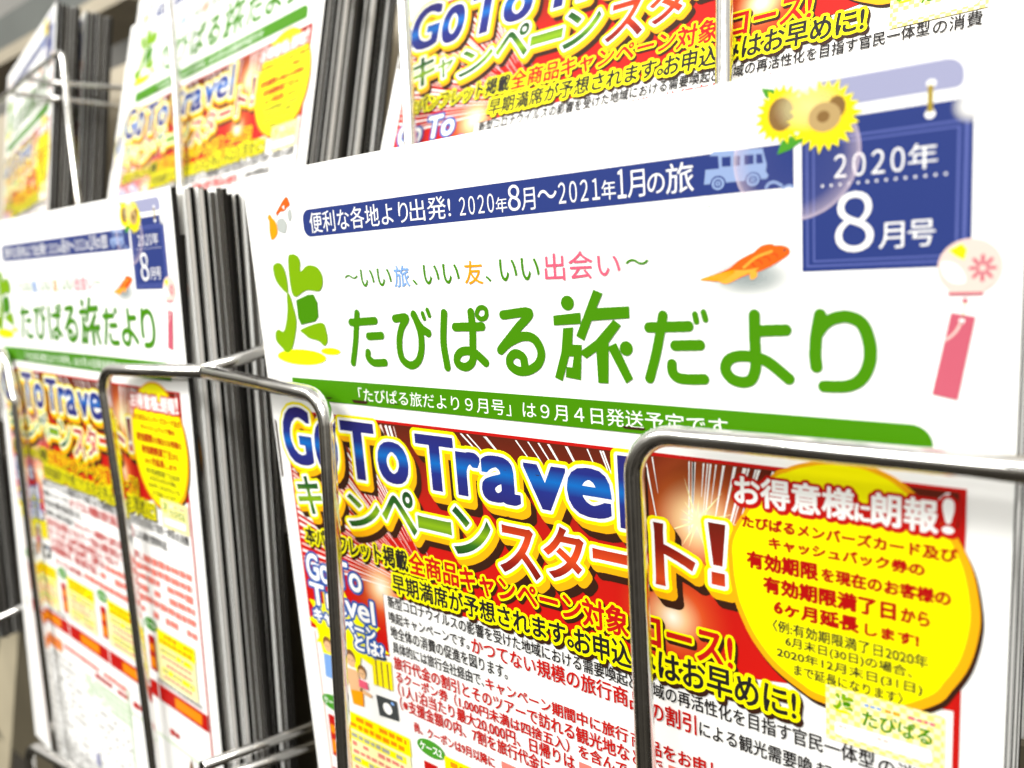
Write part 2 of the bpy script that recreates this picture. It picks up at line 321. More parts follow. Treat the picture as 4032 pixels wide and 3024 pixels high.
# ---------------------------------------------------------------- printing: flat ink shapes stacked on the cover
class Sheet:
    def __init__(self): self.v = []; self.f = []; self.m = []; self.slots = []; self.level = 0
    def slot(self, name):
        if name not in self.slots: self.slots.append(name)
        return self.slots.index(name)
    def up(self): self.level += 1
    def add(self, name, verts, faces, level=None):
        z = .02 + .004 * (self.level if level is None else level); b = len(self.v); s = self.slot(name)
        self.v += [(x, y, -z) for x, y in verts]
        self.f += [tuple(b + i for i in f) for f in faces]; self.m += [s] * len(faces)
    def poly(self, name, pts):
        tris = tessellate_polygon([[Vector((x, y, 0)) for x, y in pts]])
        self.add(name, pts, tris)
    def rect(self, name, u0, v0, u1, v1): self.poly(name, [(u0, v0), (u1, v0), (u1, v1), (u0, v1)])
    def ellipse(self, name, c, rx, ry, n=40):
        self.poly(name, [(c[0] + rx * math.cos(a), c[1] + ry * math.sin(a)) for a in np.linspace(0, 2 * math.pi, n, endpoint=False)])
    def stroke(self, name, w, pts, smooth=True):
        p = np.array(pts, float)
        if smooth and len(p) > 2: p = catmull(p)
        tri = []
        lev = self.level
        v, f = runs([capsules(p, w / 2)], .07)
        self.add(name, v, f, lev)
def catmull(p, n=7):
    closed = np.allclose(p[0], p[-1])
    q = np.vstack([p[-2] if closed else 2 * p[0] - p[1], p, p[1] if closed else 2 * p[-1] - p[-2]]); out = []
    for i in range(1, len(q) - 2):
        a, b, c, d = q[i - 1], q[i], q[i + 1], q[i + 2]
        for t in np.linspace(0, 1, n, endpoint=False):
            out.append(.5 * ((2 * b) + (c - a) * t + (2 * a - 5 * b + 4 * c - d) * t * t + (3 * b - a - 3 * c + d) * t ** 3))
    out.append(p[-1])
    return np.array(out)
def smooth(pts): return [tuple(q) for q in catmull(np.vstack([pts, pts[:1]]), 5)[:-1]]
def capsules(p, r):                                     # a field: distance to a polyline minus r
    lo, hi = p.min(0) - r - .3, p.max(0) + r + .3
    def field(X, Y):
        d = np.full(X.shape, 1e9)
        for a, b in zip(p[:-1], p[1:]):
            ab = b - a; L = ab @ ab + 1e-12
            t = np.clip(((X - a[0]) * ab[0] + (Y - a[1]) * ab[1]) / L, 0, 1)
            d = np.minimum(d, (X - a[0] - t * ab[0]) ** 2 + (Y - a[1] - t * ab[1]) ** 2)
        return np.sqrt(d) - r
    return lo, hi, field
def mask_to_mesh(M, x0, y0, h):                         # rows of filled cells as long thin quads
    v, f = [], []
    P = np.pad(M, ((0, 0), (1, 1))).astype(np.int8)
    for j in range(M.shape[0]):
        d = np.diff(P[j]); st = np.where(d == 1)[0]; en = np.where(d == -1)[0]
        y = y0 + j * h
        for a, b in zip(st, en):
            k = len(v); xa, xb = x0 + a * h, x0 + b * h
            v += [(xa, y), (xb, y), (xb, y + h), (xa, y + h)]; f.append((k, k + 1, k + 2, k + 3))
    return v, f
def runs(fields, h):
    lo = np.min([a for a, b, c in fields], 0); hi = np.max([b for a, b, c in fields], 0)
    xs = np.arange(lo[0], hi[0], h) + h / 2; ys = np.arange(lo[1], hi[1], h) + h / 2
    X, Y = np.meshgrid(xs, ys); M = np.zeros(X.shape, bool)
    for a, b, c in fields: M |= c(X, Y) < 0
    return mask_to_mesh(M, lo[0], lo[1], h)
def raster(tris, lo, hi, h):
    nx, ny = int((hi[0] - lo[0]) / h) + 1, int((hi[1] - lo[1]) / h) + 1
    M = np.zeros((ny, nx), bool)
    for t in tris:
        t = (np.asarray(t) - lo) / h
        a0, a1 = np.floor(t.min(0)).astype(int), np.ceil(t.max(0)).astype(int) + 1
        X, Y = np.meshgrid(np.arange(a0[0], a1[0]) + .5, np.arange(a0[1], a1[1]) + .5)
        def e(p, q): return (q[0] - p[0]) * (Y - p[1]) - (q[1] - p[1]) * (X - p[0])
        s0, s1, s2 = e(t[0], t[1]), e(t[1], t[2]), e(t[2], t[0])
        M[a0[1]:a1[1], a0[0]:a1[0]] |= ((s0 >= 0) & (s1 >= 0) & (s2 >= 0)) | ((s0 <= 0) & (s1 <= 0) & (s2 <= 0))
    return M
def dilate(M, r):                                       # round growth by r cells
    R = int(math.ceil(r)); ny, nx = M.shape
    col = np.where(M, 0, 9999).astype(np.int32)
    for j in range(1, ny): col[j] = np.minimum(col[j], col[j - 1] + 1)
    for j in range(ny - 2, -1, -1): col[j] = np.minimum(col[j], col[j + 1] + 1)
    d2 = np.full(M.shape, 10 ** 8, np.int64); c2 = col.astype(np.int64) ** 2
    for dx in range(-R, R + 1):
        a, b = max(0, dx), min(nx, nx + dx)
        d2[:, a - dx:b - dx] = np.minimum(d2[:, a - dx:b - dx], c2[:, a:b] + dx * dx)
    return d2 <= r * r
def square(M, rx, ry):                                  # growth that keeps right-angled corners
    for n, ax in ((rx, 1), (ry, 0)):
        A = M.copy()
        for k in range(1, n + 1): A |= np.roll(M, k, ax) | np.roll(M, -k, ax)
        M = A
    return M
def sweep(M, dx, dy):                                   # smear a mask along one direction
    n = max(abs(dx), abs(dy)); out = M.copy()
    for k in range(1, n + 1):
        sx, sy = round(dx * k / n), round(dy * k / n)
        out |= np.roll(np.roll(M, sy, 0), sx, 1)
    return out
GLYPHS = {}
def glyphs(text, bold):
    sp_ = .60 if text.startswith('w:') else 1.0
    if text.startswith('w:'): text = text[2:].translate(str.maketrans('0123456789', '０１２３４５６７８９'))    # the lighter full-width figures
    if text == 'ケース1': text = 'ケース１'
    key = (text, bold)
    if key not in GLYPHS:
        c = bpy.data.curves.new('t', 'FONT'); c.body = text; c.offset = bold; c.resolution_u = 4; c.space_character = sp_
        o = bpy.data.objects.new('t', c); COL.objects.link(o)
        dg = bpy.context.evaluated_depsgraph_get(); me = o.evaluated_get(dg).to_mesh()
        v = np.array([(p.co.x, -p.co.y) for p in me.vertices]); f = [tuple(p.vertices) for p in me.polygons]
        o.evaluated_get(dg).to_mesh_clear(); bpy.data.objects.remove(o); bpy.data.curves.remove(c)
        GLYPHS[key] = (v, f)
    return GLYPHS[key]
def lay(text, u0, u1, v0, v1, bold=0.0):
    v, f = glyphs(text, bold); lo, hi = v.min(0), v.max(0)
    return (v - lo) / (hi - lo) * np.array([u1 - u0, v1 - v0]) + np.array([u0, v0]), f
def heavy(sh, name, text, u0, u1, v0, v1, r, h=.05):     # small print thickened by r mm, counters kept open
    v, f = lay(text, u0 + r, u1 - r, v0 + r, v1 - r); lo, hi = v.min(0) - r - .2, v.max(0) + r + .2
    M = raster(tris_of(v, f), lo, hi, h)
    sh.add(name, *mask_to_mesh(dilate(M, r / h), lo[0], lo[1], h))
def tris_of(v, f):
    return [v[[q[0], q[i], q[i + 1]]] for q in f for i in range(1, len(q) - 1)]
def outlined(sh, items, fill, growths, h=.1, extrude=None, bold=0, sq=None):
    """items: laid glyph meshes; growths: (ink, radius) outermost last; extrude: list of (ink, du, dv) smeared below"""
    R = max(r for _, r in growths) + 3
    allv = np.vstack([v for v, f in items]); lo, hi = allv.min(0) - R, allv.max(0) + R
    base = raster([t for v, f in items for t in tris_of(v, f)], lo, hi, h)
    if sq: base = square(base, round(sq[0] / h), round(sq[1] / h))
    gm = [(n, dilate(base, r / h)) for n, r in growths]
    for n, du, dv in (extrude or []):
        sh.up(); sh.add(n, *mask_to_mesh(sweep(gm[-1][1], round(du / h), round(dv / h)), lo[0], lo[1], h))
    for n, M in reversed(gm):
        sh.up(); sh.add(n, *mask_to_mesh(M, lo[0], lo[1], h))
    sh.up()
    for (v, f), n in zip(items, fill):
        if sq:
            a, c = v.min(0) - 2, v.max(0) + 2
            sh.add(n, *mask_to_mesh(square(raster(tris_of(v, f), a, c, .06), round(sq[0] / .06), round(sq[1] / .06)), a[0], a[1], .06)); continue
        if not bold: sh.add(n, [tuple(p) for p in v], f); continue
        a, c = v.min(0) - bold - .2, v.max(0) + bold + .2
        sh.add(n, *mask_to_mesh(dilate(raster(tris_of(v, f), a, c, .06), bold / .06), a[0], a[1], .06))
rnd = random.Random(11)
def greek(sh, name, u0, u1, v, h, gap=.35, fill=.9):   # a line of print too small to read: word-long dashes
    u = u0
    while u < u1:
        w = rnd.uniform(.9, 2.2) * h
        if rnd.random() < fill: sh.rect(name, u, v + rnd.uniform(0, .12) * h, min(u + w, u1), v + h * rnd.uniform(.8, 1))
        u += w + gap * h
def rounded(u0, v0, u1, v1, tl=0, tr=0, br=0, bl=0, n=8):
    out = []
    for cx, cy, r, a0 in ((u1 - tr, v0 + tr, tr, -90), (u1 - br, v1 - br, br, 0), (u0 + bl, v1 - bl, bl, 90), (u0 + tl, v0 + tl, tl, 180)):
        for a in (np.linspace(a0, a0 + 90, n) if r else [a0]): out.append((cx + r * math.cos(math.radians(a)), cy + r * math.sin(math.radians(a))))
    return out
def star(c, rx, ry, n, inner, rot=0.0, jit=0.0):
    p = []
    for i in range(2 * n):
        a = rot + math.pi * i / n; k = (1 if i % 2 == 0 else inner) * (1 + rnd.uniform(-jit, jit))
        p.append((c[0] + rx * k * math.cos(a), c[1] + ry * k * math.sin(a)))
    return p

ROWS = {'〈例:有効期限満了日2020年': (168.6, 197.7, 106.9, 109.7), '6月末日(30日)の場合、': (171.2, 195.0, 110.0, 112.7),
        '2020年12月末日(31日)': (169.4, 196.8, 112.9, 115.6), 'まで延長になります〉': (172.9, 193.5, 115.8, 118.4)}
def bang(u0, u1, v0, v1):                               # a tapered exclamation mark over a square dot
    w = u1 - u0; H = v1 - v0
    v = np.array([(u0 + .02 * w, v0), (u1, v0), (u1 - .22 * w, v0 + .68 * H), (u0 + .26 * w, v0 + .68 * H), (u0 + .14 * w, v0 + .79 * H), (u1 - .1 * w, v0 + .79 * H), (u1 - .1 * w, v1), (u0 + .14 * w, v1)])
    return v, [(0, 1, 2, 3), (4, 5, 6, 7)]
def print_cover():
    sh = Sheet(); up = sh.up
    T = [p for p in PRINT if p[0] == 'T']
    def texts(style, ok=lambda p: True): return [p for p in T if p[2] == style and ok(p)]
    # -- blue title band and calendar leaf
    up(); sh.poly('navy', rounded(28.8, 12.4, 173.8, 20.3, tl=3.0, bl=3.0))
    up(); sh.poly('lilac', rounded(178, 2.7, 200.9, 7.4, tr=2.6, br=1.2)); sh.poly('navy', [(175.2, 9.4), (200.9, 9.2), (202.4, 11.5), (202.6, 35.9), (175.2, 35.9)])
    up()
    for a, b, c, d in ((176.0, 12.4, 176.35, 35.1), (177.2, 13.3, 177.5, 34.2), (200.2, 13.3, 200.6, 34.2), (201.2, 12.4, 201.8, 35.1)): sh.rect('navy_lt', a, b, c, d)
    for a, b, c, d in ((176.35, 12.4, 201.2, 12.75), (177.5, 13.3, 200.2, 13.6), (177.5, 33.9, 200.2, 34.2), (176.35, 34.75, 201.2, 35.1)): sh.rect('navy_lt', a, b, c, d)
    for i in range(14): sh.ellipse('white', (178.9 + i * (198.6 - 178.9) / 13, 20.7), .22, .24, 10)
    sh.ellipse('white', (196.2, 6.1), .75, .65); sh.ellipse('white', (196.1, 10.9), .8, .75)
    up(); sh.rect('brass', 195.7, 6.3, 196.5, 10.6)
    up()
    for p in PRINT:
        if p[0] == 'P' and p[1] == 'bus': sh.poly(p[1], p[2])
    for p in PRINT:
        if p[0] == 'S' and p[1] == 'bus': sh.stroke('bus', p[2], p[3])
    up()
    for p in PRINT:
        if p[0] == 'P' and p[1] == 'navy': sh.poly(p[1], p[2])
    for p in PRINT:
        if p[0] == 'E' and p[1] in ('navy', 'bus'): up(); sh.ellipse(p[1], p[2], p[3], p[4])
    for q in texts('white', lambda p: p[5] < 40):
        heavy(sh, 'white', 'w:' + q[1] if q[1].isdigit() else q[1], *q[3:7], .06 if q[1] in '18' else .04)
    up(); sh.ellipse('bubble', (173.9, 14.9), 11.55, 11.55, 64)
    up(); sh.ellipse('sparkle', (202.2, 10.4), 3.1, 2.9)
    # -- faint second bus showing on the white
    for a, b, c, d in ((157, 22.2, 161.5, 22.6), (157, 22.2, 157.4, 25.4), (157.4, 25.0, 161, 25.4), (165.5, 21.3, 166, 24.6), (167.2, 21.1, 167.6, 23.2), (162, 23.6, 163.2, 26.3)): sh.rect('cyan_lt', a, b, c, d)
    # -- sunflowers
    up(); sh.poly('green', [(168.0, 2.0), (170.4, 2.6), (171.4, 4.6), (168.8, 3.8)]); sh.poly('green', [(170.8, 14.2), (171.6, 11.9), (174.2, 11.0), (175.8, 12.2), (173.2, 13.6)])
    up(); sh.poly('sun', star((171.7, 7.2), 5.0, 5.4, 20, .72, .1, .06))
    up(); sh.poly('petal', star((171.7, 7.2), 3.9, 4.3, 20, .74, .25, .10))
    up(); sh.ellipse('seed', (171.6, 7.2), 2.3, 2.9); up(); sh.ellipse('hair', (171.4, 7.3), .9, 1.1)
    up(); sh.poly('sun', star((179.2, 8.7), 6.3, 6.3, 22, .74, 0, .06))
    up(); sh.poly('petal', star((179.2, 8.7), 4.9, 4.9, 22, .74, .15, .10))
    up(); sh.ellipse('petal_glow', (176.5, 6.5), 6.4, 4.4)
    up(); sh.ellipse('seed', (181.4, 7.4), 1.5, 1.9); up(); sh.ellipse('seed_lt', (179.3, 8.8), 2.8, 2.5); up(); sh.ellipse('seed', (179.1, 8.7), 1.1, 1.0)
    # -- goldfish
    up(); sh.ellipse('fish_shade', (165, 36.6), 9.4, 4.1)
    up()
    for p in PRINT:
        if p[0] == 'P' and p[1] == 'grey': sh.poly(p[1], smooth(p[2]))
    up()
    for p in PRINT:
        if p[0] == 'P' and p[1] == 'fish': sh.poly(p[1], smooth(p[2]))
    for p in PRINT:
        if p[0] == 'P' and p[1] == 'amber': sh.poly(p[1], smooth(p[2]))
    up(); [sh.poly(p[1], smooth(p[2])) for p in PRINT if p[0] == 'P' and p[1] == 'fish_lt']
    up(); sh.poly('fish', smooth([(166.0, 32.0), (167.6, 30.6), (169.6, 30.4), (170.0, 31.0), (168.0, 32.0)])); sh.poly('fish_lt', smooth([(165.2, 35.6), (166.4, 35.4), (166.6, 36.4), (165.4, 37.0)]))
    up()
    for k_ in range(5): sh.stroke('amber', .16, [(155.6 + k_ * .5, 36.7 + k_ * .1), (158.6 + k_ * .3, 35.9 + k_ * .22), (162.0, 35.0 + k_ * .12)])
    for k_ in range(4): sh.stroke('red', .14, [(164.5 + k_ * 1.6, 33.8 - k_ * .55), (165.6 + k_ * 1.6, 33.9 - k_ * .5), (166.2 + k_ * 1.5, 34.6 - k_ * .5)])
    sh.poly('white', [(14.6, 12.6), (16.2, 12.0), (16.6, 13.0), (15.2, 14.0)]); sh.poly('white', [(19.6, 10.6), (20.8, 10.2), (20.6, 11.6)])
    up(); sh.ellipse('dark', (172.0, 31.7), .25, .25, 10); sh.stroke('fish_lt', .5, [(164, 34.6), (166.5, 32.8), (169.5, 31.8)])
    # -- wind chime
    up(); sh.ellipse('pale_pink', (202.4, 36.0), 4.7, 4.6)
    up(); sh.rect('pale_pink', 199.4, 39.4, 204.5, 40.2); sh.poly('sun', [(199.3, 33.2), (201.2, 32.2), (202.0, 33.2), (201.6, 34.9), (200.4, 34.2)])
    up(); sh.poly('white', [tuple(q) for q in catmull(np.array([(198.3, 35.2), (200.2, 35.4), (201.6, 37.0), (201.8, 38.6), (200.0, 38.6), (198.6, 37.2), (198.3, 35.2)]))]); sh.rect('pink', 199.4, 40.2, 204.5, 40.7)
    for i in range(8):
        a = i * math.pi / 4; sh.stroke('pink', .55, [(204.3 + .75 * math.cos(a), 36.3 + .8 * math.sin(a)), (204.3 + 1.75 * math.cos(a), 36.3 + 2.0 * math.sin(a))])
    sh.ellipse('pink', (201.9, 41.6), .42, .42); sh.stroke('pale_y', .22, [(201.9, 42.1), (201.6, 44.6)])
    sh.poly('pink', [(199.9, 43.6), (203.5, 44.3), (201.2, 58.6), (197.3, 57.8)])
    up(); sh.ellipse('white', (201.5, 45.0), .45, .45); sh.stroke('pale_pink', .4, [(201.4, 45.3), (200.6, 46.9), (199.3, 48.2)])
    # -- tag line, big title, emblem
    up()
    for st in ('title', 'sky', 'amber', 'rose'):
        for q in texts(st):
            heavy(sh, st, q[1], *q[3:7], .05)
    k = 0
    for p in PRINT:
        if p[0] == 'S' and p[1] == 'title': k += 1; sh.level += (k % 2) * 2 - 1 if k > 1 else 0; sh.stroke('title', p[2], p[3])
    up(); up()
    for p in PRINT:
        if p[0] == 'P' and p[1] == 'title': up(); sh.poly('title', p[2])
        if p[0] == 'E' and p[1] == 'title': sh.ellipse('title', p[2], p[3], p[4])
        if p[0] == 'E' and p[1] == 'citron': sh.ellipse('citron', p[2], p[3], p[4])
    up(); [sh.poly('leaf', smooth(p[2])) for p in PRINT if p[0] == 'P' and p[1] == 'leaf']
    # -- green rule
    up(); sh.poly('title', rounded(14.0, 63.4, 197.6, 70.3, tr=3.6, bl=3.4))
    up(); q = [p for p in T if p[1].startswith('「')][0]; heavy(sh, 'white', q[1], *q[3:7], .045)
    # -- red campaign panel with its rays
    sh.level += 2
    PL = [(7.2, 74.4), (202.9, 74.4), (202.9, 116.6), (172, 120.6), (134, 127.4), (49.0, 129.8), (46.5, 150), (7.2, 152)]
    for i in range(20):                                       # cut into strips so that it follows the page
        a, b = 7.2 + i * 195.7 / 20, 7.2 + (i + 1) * 195.7 / 20
        def low(u):
            if u < 46.5: return 151.0
            return float(np.interp(u, [46.5, 49, 134, 172, 202.9], [150, 129.8, 127.4, 120.6, 116.6]))
        c = [(a, 74.4), (b, 74.4), (b, low(b))] + ([(46.5, 150), (46.5, 130)][::1] if a < 46.5 < b else []) + [(a, low(a))]
        if a < 46.5 < b: c = [(a, 74.4), (b, 74.4), (b, low(b)), (46.6, 129.9), (46.5, 151), (a, 151)]
        sh.poly('panel', c)
    up(); sh.rect('crimson', 9, 74.2, 203.0, 75.0); sh.rect('crimson', 201.9, 75.0, 203.0, 290); sh.rect('rule', 8.6, 152, 9.2, 290)
    cx, cy = 152.4, 88.6
    us = sorted(rnd.uniform(84, 201) for i in range(44))
    for u in us:
        k = rnd.uniform(.14, .34); w = rnd.uniform(.14, .42); x, y = 149, 128
        sh.poly('white', [(u - w, 75.3), (u + w, 75.3), (u + w * .3 + (x - u) * k, 75.3 + (y - 75.3) * k), (u - w * .3 + (x - u) * k, 75.3 + (y - 75.3) * k)])
    for i in range(14):
        a = i * 6.283 / 14 + rnd.uniform(-.15, .15); r = rnd.uniform(4, 12); up()
        sh.poly('pale_y', [(cx + .3 * math.cos(a + 1.57), cy + .3 * math.sin(a + 1.57)), (cx + r * math.cos(a), cy + r * math.sin(a)), (cx - .3 * math.cos(a + 1.57), cy - .3 * math.sin(a + 1.57))])
    up(); a = math.radians(178)
    while a < math.radians(255):
        w = rnd.uniform(.003, .010); r0 = rnd.uniform(13, 30); a += w + rnd.uniform(.006, .028)
        c_, s_ = math.cos(a), math.sin(a)
        r1 = min((72 - 8.2) / max(1e-3, -c_), (127 - 75.6) / max(1e-3, -s_) if s_ < 0 else 99)
        if r1 > r0 + 3: sh.poly('white' if rnd.random() < .6 else 'pale_pink', [(72 + r * math.cos(a + q), 127 + r * math.sin(a + q)) for r, q in ((r0, -w * .3), (r1, -w), (r1, w), (r0, w * .3))])
        a += w
    # -- headline
    hd = texts('head'); outlined(sh, [lay(q[1], q[3] + .9, q[4] - .9, q[5] + .5, q[6] - .5) for q in hd], ['head'] * len(hd), [('white', .85), ('outline_y', 1.75)], .1, [('shadow', 3.0, 3.6), ('gold', 1.3, 1.7)], 0, (.9, .5))
    hg = [q for q in T if q[2] in ('head_green', 'head_red')]
    outlined(sh, [bang(*q[3:7]) if q[1] == '!' else lay(q[1], *q[3:7], .022) for q in hg], [q[2] for q in hg], [('white', .8), ('outline_y', 1.65)], .1, [('shadow', 2.7, 3.4), ('gold', 1.2, 1.6)])
    # -- yellow burst oval
    O = [p for p in PRINT if p[0] == 'O'][0][1]; c = np.mean(np.array(O), 0)
    oo = catmull(np.vstack([O, O[:1]]), 5)
    up(); sh.poly('shadow', [tuple(p + np.array([.55, .9])) for p in oo[:-1]])
    up(); sh.poly('gold', [tuple(p) for p in oo[:-1]])
    up(); sh.poly('yellow', [tuple(c + (p - c) * np.array([.945, .95]) - np.array([.35, .3])) for p in oo[:-1]])
    # -- campaign lines on the panel
    L3 = texts('ink_y') + texts('red_y')
    outlined(sh, [lay(q[1], *q[3:7]) for q in L3], ['ink' if q[2] == 'ink_y' else 'crimson' for q in L3], [('yellow', .85)], .1, [('shadow', .6, .9)], .24)
    L4 = texts('ink_y2')
    outlined(sh, [lay(q[1], *q[3:7]) for q in L4], ['ink'] * len(L4), [('yellow', 1.0)], .1, [('shadow', .6, .9)], .2)
    up()
    for st, b in (('ink', .06), ('red', .10), ('red_b', .19)):
        for q in texts(st):
            heavy(sh, 'ink' if st == 'ink' else 'oval_red' if q[3] > 160 else 'red', q[1], *ROWS.get(q[1], q[3:7]), b + (.07 if st == 'red' and q[3] > 160 else .02 if q[3] > 160 else 0))
    # lines that run on under the wire to the right-hand column
    for s_, col, a in (('と地', 'ink', (133.3, 139.2, 130.0, 134.0)), ('の消費', 'ink', (189.2, 199.6, 130.6, 134.6)), ('品', 'red', (133.2, 138.2, 134.6, 139.6)), ('起', 'ink', (177.2, 180.6, 136.4, 140.4)),
                       ('商', 'red', (133.0, 137.2, 145.4, 149.6)), ('どで', 'red', (133.2, 141.5, 150.2, 154.3))):
        heavy(sh, col, s_, *a, .07)
    up()
    for vv in (155.2, 160.0, 164.8):
        greek(sh, 'red_txt_lt', 134 if vv < 158 else 117 if vv < 163 else 110, 199, vv, 3.4)
    greek(sh, 'red_txt_lt', 158, 199, 146.0, 3.4); greek(sh, 'red_txt_lt', 143, 199, 150.6, 3.4); greek(sh, 'red_txt_lt', 90, 199, 170.4, 3.2)
    # -- oval heading
    oh = texts('oval_head'); outlined(sh, [lay(q[1], *q[3:5], *((76.9, 83.0) if q[1] in ('お得意様', '朗報') else (79.6, 82.8) if q[1] == 'に' else (76.4, 82.6))) for q in oh], ['white'] * len(oh), [('crimson', .85)], .08, [('crimson', .25, .3)], .2)
    # -- member card
    sh.level += 2; sh.rect('gingham', 179.3, 118.4, 200.6, 130.2)
    up(); sh.poly('white', rounded(181, 125.9, 198.6, 128.8, .7, .7, .7, .7))
    up(); v, f = lay('たびぱる', 186.2, 198.6, 121.6, 125.2, .03); sh.add('title', [tuple(x) for x in v], f)
    for p in PRINT:
        if (p[0] == 'P' and p[1] == 'leaf') or (p[0] == 'P' and p[1] == 'title' and p[2][0][0] < 40): sh.poly(p[1], [(180.6 + (x - 8) * .15, 119.4 + (y - 25) * .125) for x, y in p[2]])
    sh.ellipse('citron', (182.6, 123.4), 1.6, .35)
    greek(sh, 'sky', 186.6, 190, 120.2, .7); greek(sh, 'amber', 190.4, 194, 120.2, .7); greek(sh, 'rose', 194.4, 199, 120.2, .7)
    greek(sh, 'rule', 181.8, 183.5, 126.5, .6); greek(sh, 'rule', 189, 191, 126.6, .8)
    # -- round "what is it" sign with its family
    sh.level += 1; sh.poly('yellow', star((26, 147), 20.5, 14.5, 11, .66, .2, .08)); up(); sh.poly('yellow', [(9.6, 146), (19, 147), (20, 160.5), (13, 161)])
    sg = texts('sign'); sgp = {'Go': (9.6, 21.2, 123.4, 132.6), 'To': (24.2, 36.9, 123.2, 132.0), 'Travel': (9.8, 41.6, 134.0, 141.6), 'キャンペーン': (10.3, 41.0, 143.2, 147.6), 'とは?': (30.5, 44.2, 147.6, 152.6)}
    outlined(sh, [lay(q[1], *sgp[q[1]]) for q in sg], ['white'] * len(sg), [('blue', 1.15)], .1, None, .26)
    up()
    for x, y, r in ((15.6, 155.6, 2.6), (21.5, 153.6, 2.4), (27.2, 157.2, 2.8), (32.2, 160.8, 2.2)):
        sh.ellipse('hair', (x, y - .5), r * .92, r * 1.02, 18)
    up()
    for x, y, r in ((15.6, 156.2, 2.2), (21.5, 154.2, 2.0), (27.2, 157.9, 2.4), (32.2, 161.3, 1.9)):
        sh.ellipse('skin', (x, y), r * .9, r * .95, 18)
    up(); sh.poly('skin', [(24.2, 161), (30, 160.8), (31.6, 168), (25.4, 171)]); sh.poly('skin', [(30.5, 166.5), (36, 167.6), (35.4, 168.9), (30.5, 168.4)]); up(); sh.poly('amber', [(25.2, 168.8), (31.6, 167.8), (31.2, 173.4), (25.8, 174)])
    up(); sh.poly('sky', [(12.8, 159.2), (18.6, 159), (19, 168), (12.4, 168)]); sh.poly('sun', [(19.4, 157.6), (23.8, 157.4), (24.4, 167), (19, 167)]); sh.poly('rose', [(30.2, 163.6), (34.2, 163.6), (34.6, 166.4), (30.0, 166.4)])
    up(); sh.poly('sun', [(38.0, 154.2), (47.2, 152.6), (46.8, 162.6), (37.6, 163.2)])
    sh.poly('dark', [(38.2, 166.6), (47.8, 166.0), (48.0, 172.8), (38.8, 173.8)])
    up()
    for a in (39.6, 42.2, 45.0): sh.poly('hair', [(a, 153.9), (a + .7, 153.8), (a + .4, 163.0), (a - .2, 163.0)])
    sh.poly('dark', [(40.2, 152.6), (45.2, 151.8), (45.2, 152.6), (40.2, 153.6)]); sh.ellipse('white', (43.2, 170.0), 2.1, 2.0); sh.ellipse('sky', (45.8, 167.4), .8, .6)
    for x, y in ((15.0, 156.0), (16.3, 156.0), (20.9, 154.0), (22.1, 154.0), (26.5, 157.7), (28, 157.7), (31.6, 161.1), (32.8, 161.1)): sh.ellipse('dark', (x, y), .22, .26, 8)
    # -- price cases
    for i, (x, xb) in enumerate(((14.6, 18), (61.4, 64.5), (109.1, 112.5), (158.5, 162))):
        xe = x + 37
        up(); sh.rect('pale_y', xb, 184, xe, 200.5); sh.rect('yellow', x + 5.6, 177.4, xe + .5, 184.0)
        up(); sh.ellipse('green', (x, 177.4), 5.9, 2.9, 28); sh.rect('crimson', x - 3.6, 182.6, x + 2.2, 198.6)
        up(); sh.rect('orange', x - 3.2, 186.4, x + 1.8, 189.6); sh.rect('orange', x - 3.2, 192.2, x + 1.8, 197.2); greek(sh, 'orange', x + 8, xe - 1, 178.4, 2.0); greek(sh, 'orange', x + 8, xe - 2, 181.2, 2.0)
        v, f = lay('ケース' + '1234'[i], x - 4.7, x + 4.7, 176.0, 178.9, .02); sh.add('white', [tuple(q) for q in v], f)
        for k_, vv in enumerate((185.4, 188.4, 191.4, 194.4, 197.4)):
            if k_ in (0, 3): sh.rect('yellow', xb + 4, vv - .4, xe - 2, vv + 2.2)
        up()
        for k_, vv in enumerate((185.4, 188.4, 191.4, 194.4, 197.4)): greek(sh, ('grey_txt', 'red_txt_lt')[k_ not in (0, 3)], xb + 5, xe - 3, vv, 1.7)
    # -- red totals band and the small print below
    up(); sh.rect('crimson', 10, 203.6, 201.4, 211.0); sh.rect('orange', 18, 217.6, 48, 224.2)
    up()
    for a in (20, 68, 116, 166): sh.rect('orange', a + 9, 205.0, a + 31, 209.6); sh.rect('white', a - 6, 203.0, a - 5, 211.6)
    greek(sh, 'red_txt_lt', 20, 46, 218.6, 1.8); greek(sh, 'red_txt_lt', 20, 46, 221.6, 1.8); greek(sh, 'grey_txt', 40, 60, 200.8, 1.8); greek(sh, 'grey_txt', 160, 198, 200.8, 1.8)
    greek(sh, 'red_txt_lt', 52, 130, 217.6, 2.6); greek(sh, 'red', 90, 126, 221.4, 2.6)
    for vv in (226, 229, 232, 235): greek(sh, 'green_lt', 76, 128, vv, 2.0)
    for vv in np.arange(227, 292, 4.2): greek(sh, 'grey_txt', 18, 70, vv, 1.7, fill=.55); greek(sh, 'grey_txt', 84, 124, vv + 14, 1.6, fill=.4)
    sh.rect('green_lt', 126, 218, 127, 290); sh.rect('green_lt', 128, 228, 196, 228.8); greek(sh, 'red', 132, 176, 221.6, 3)
    sh.rect('lilac', 79, 268, 84, 275); sh.poly('hair', [(180, 240), (184, 229), (186, 236), (189, 231), (193, 240)])
    return sh

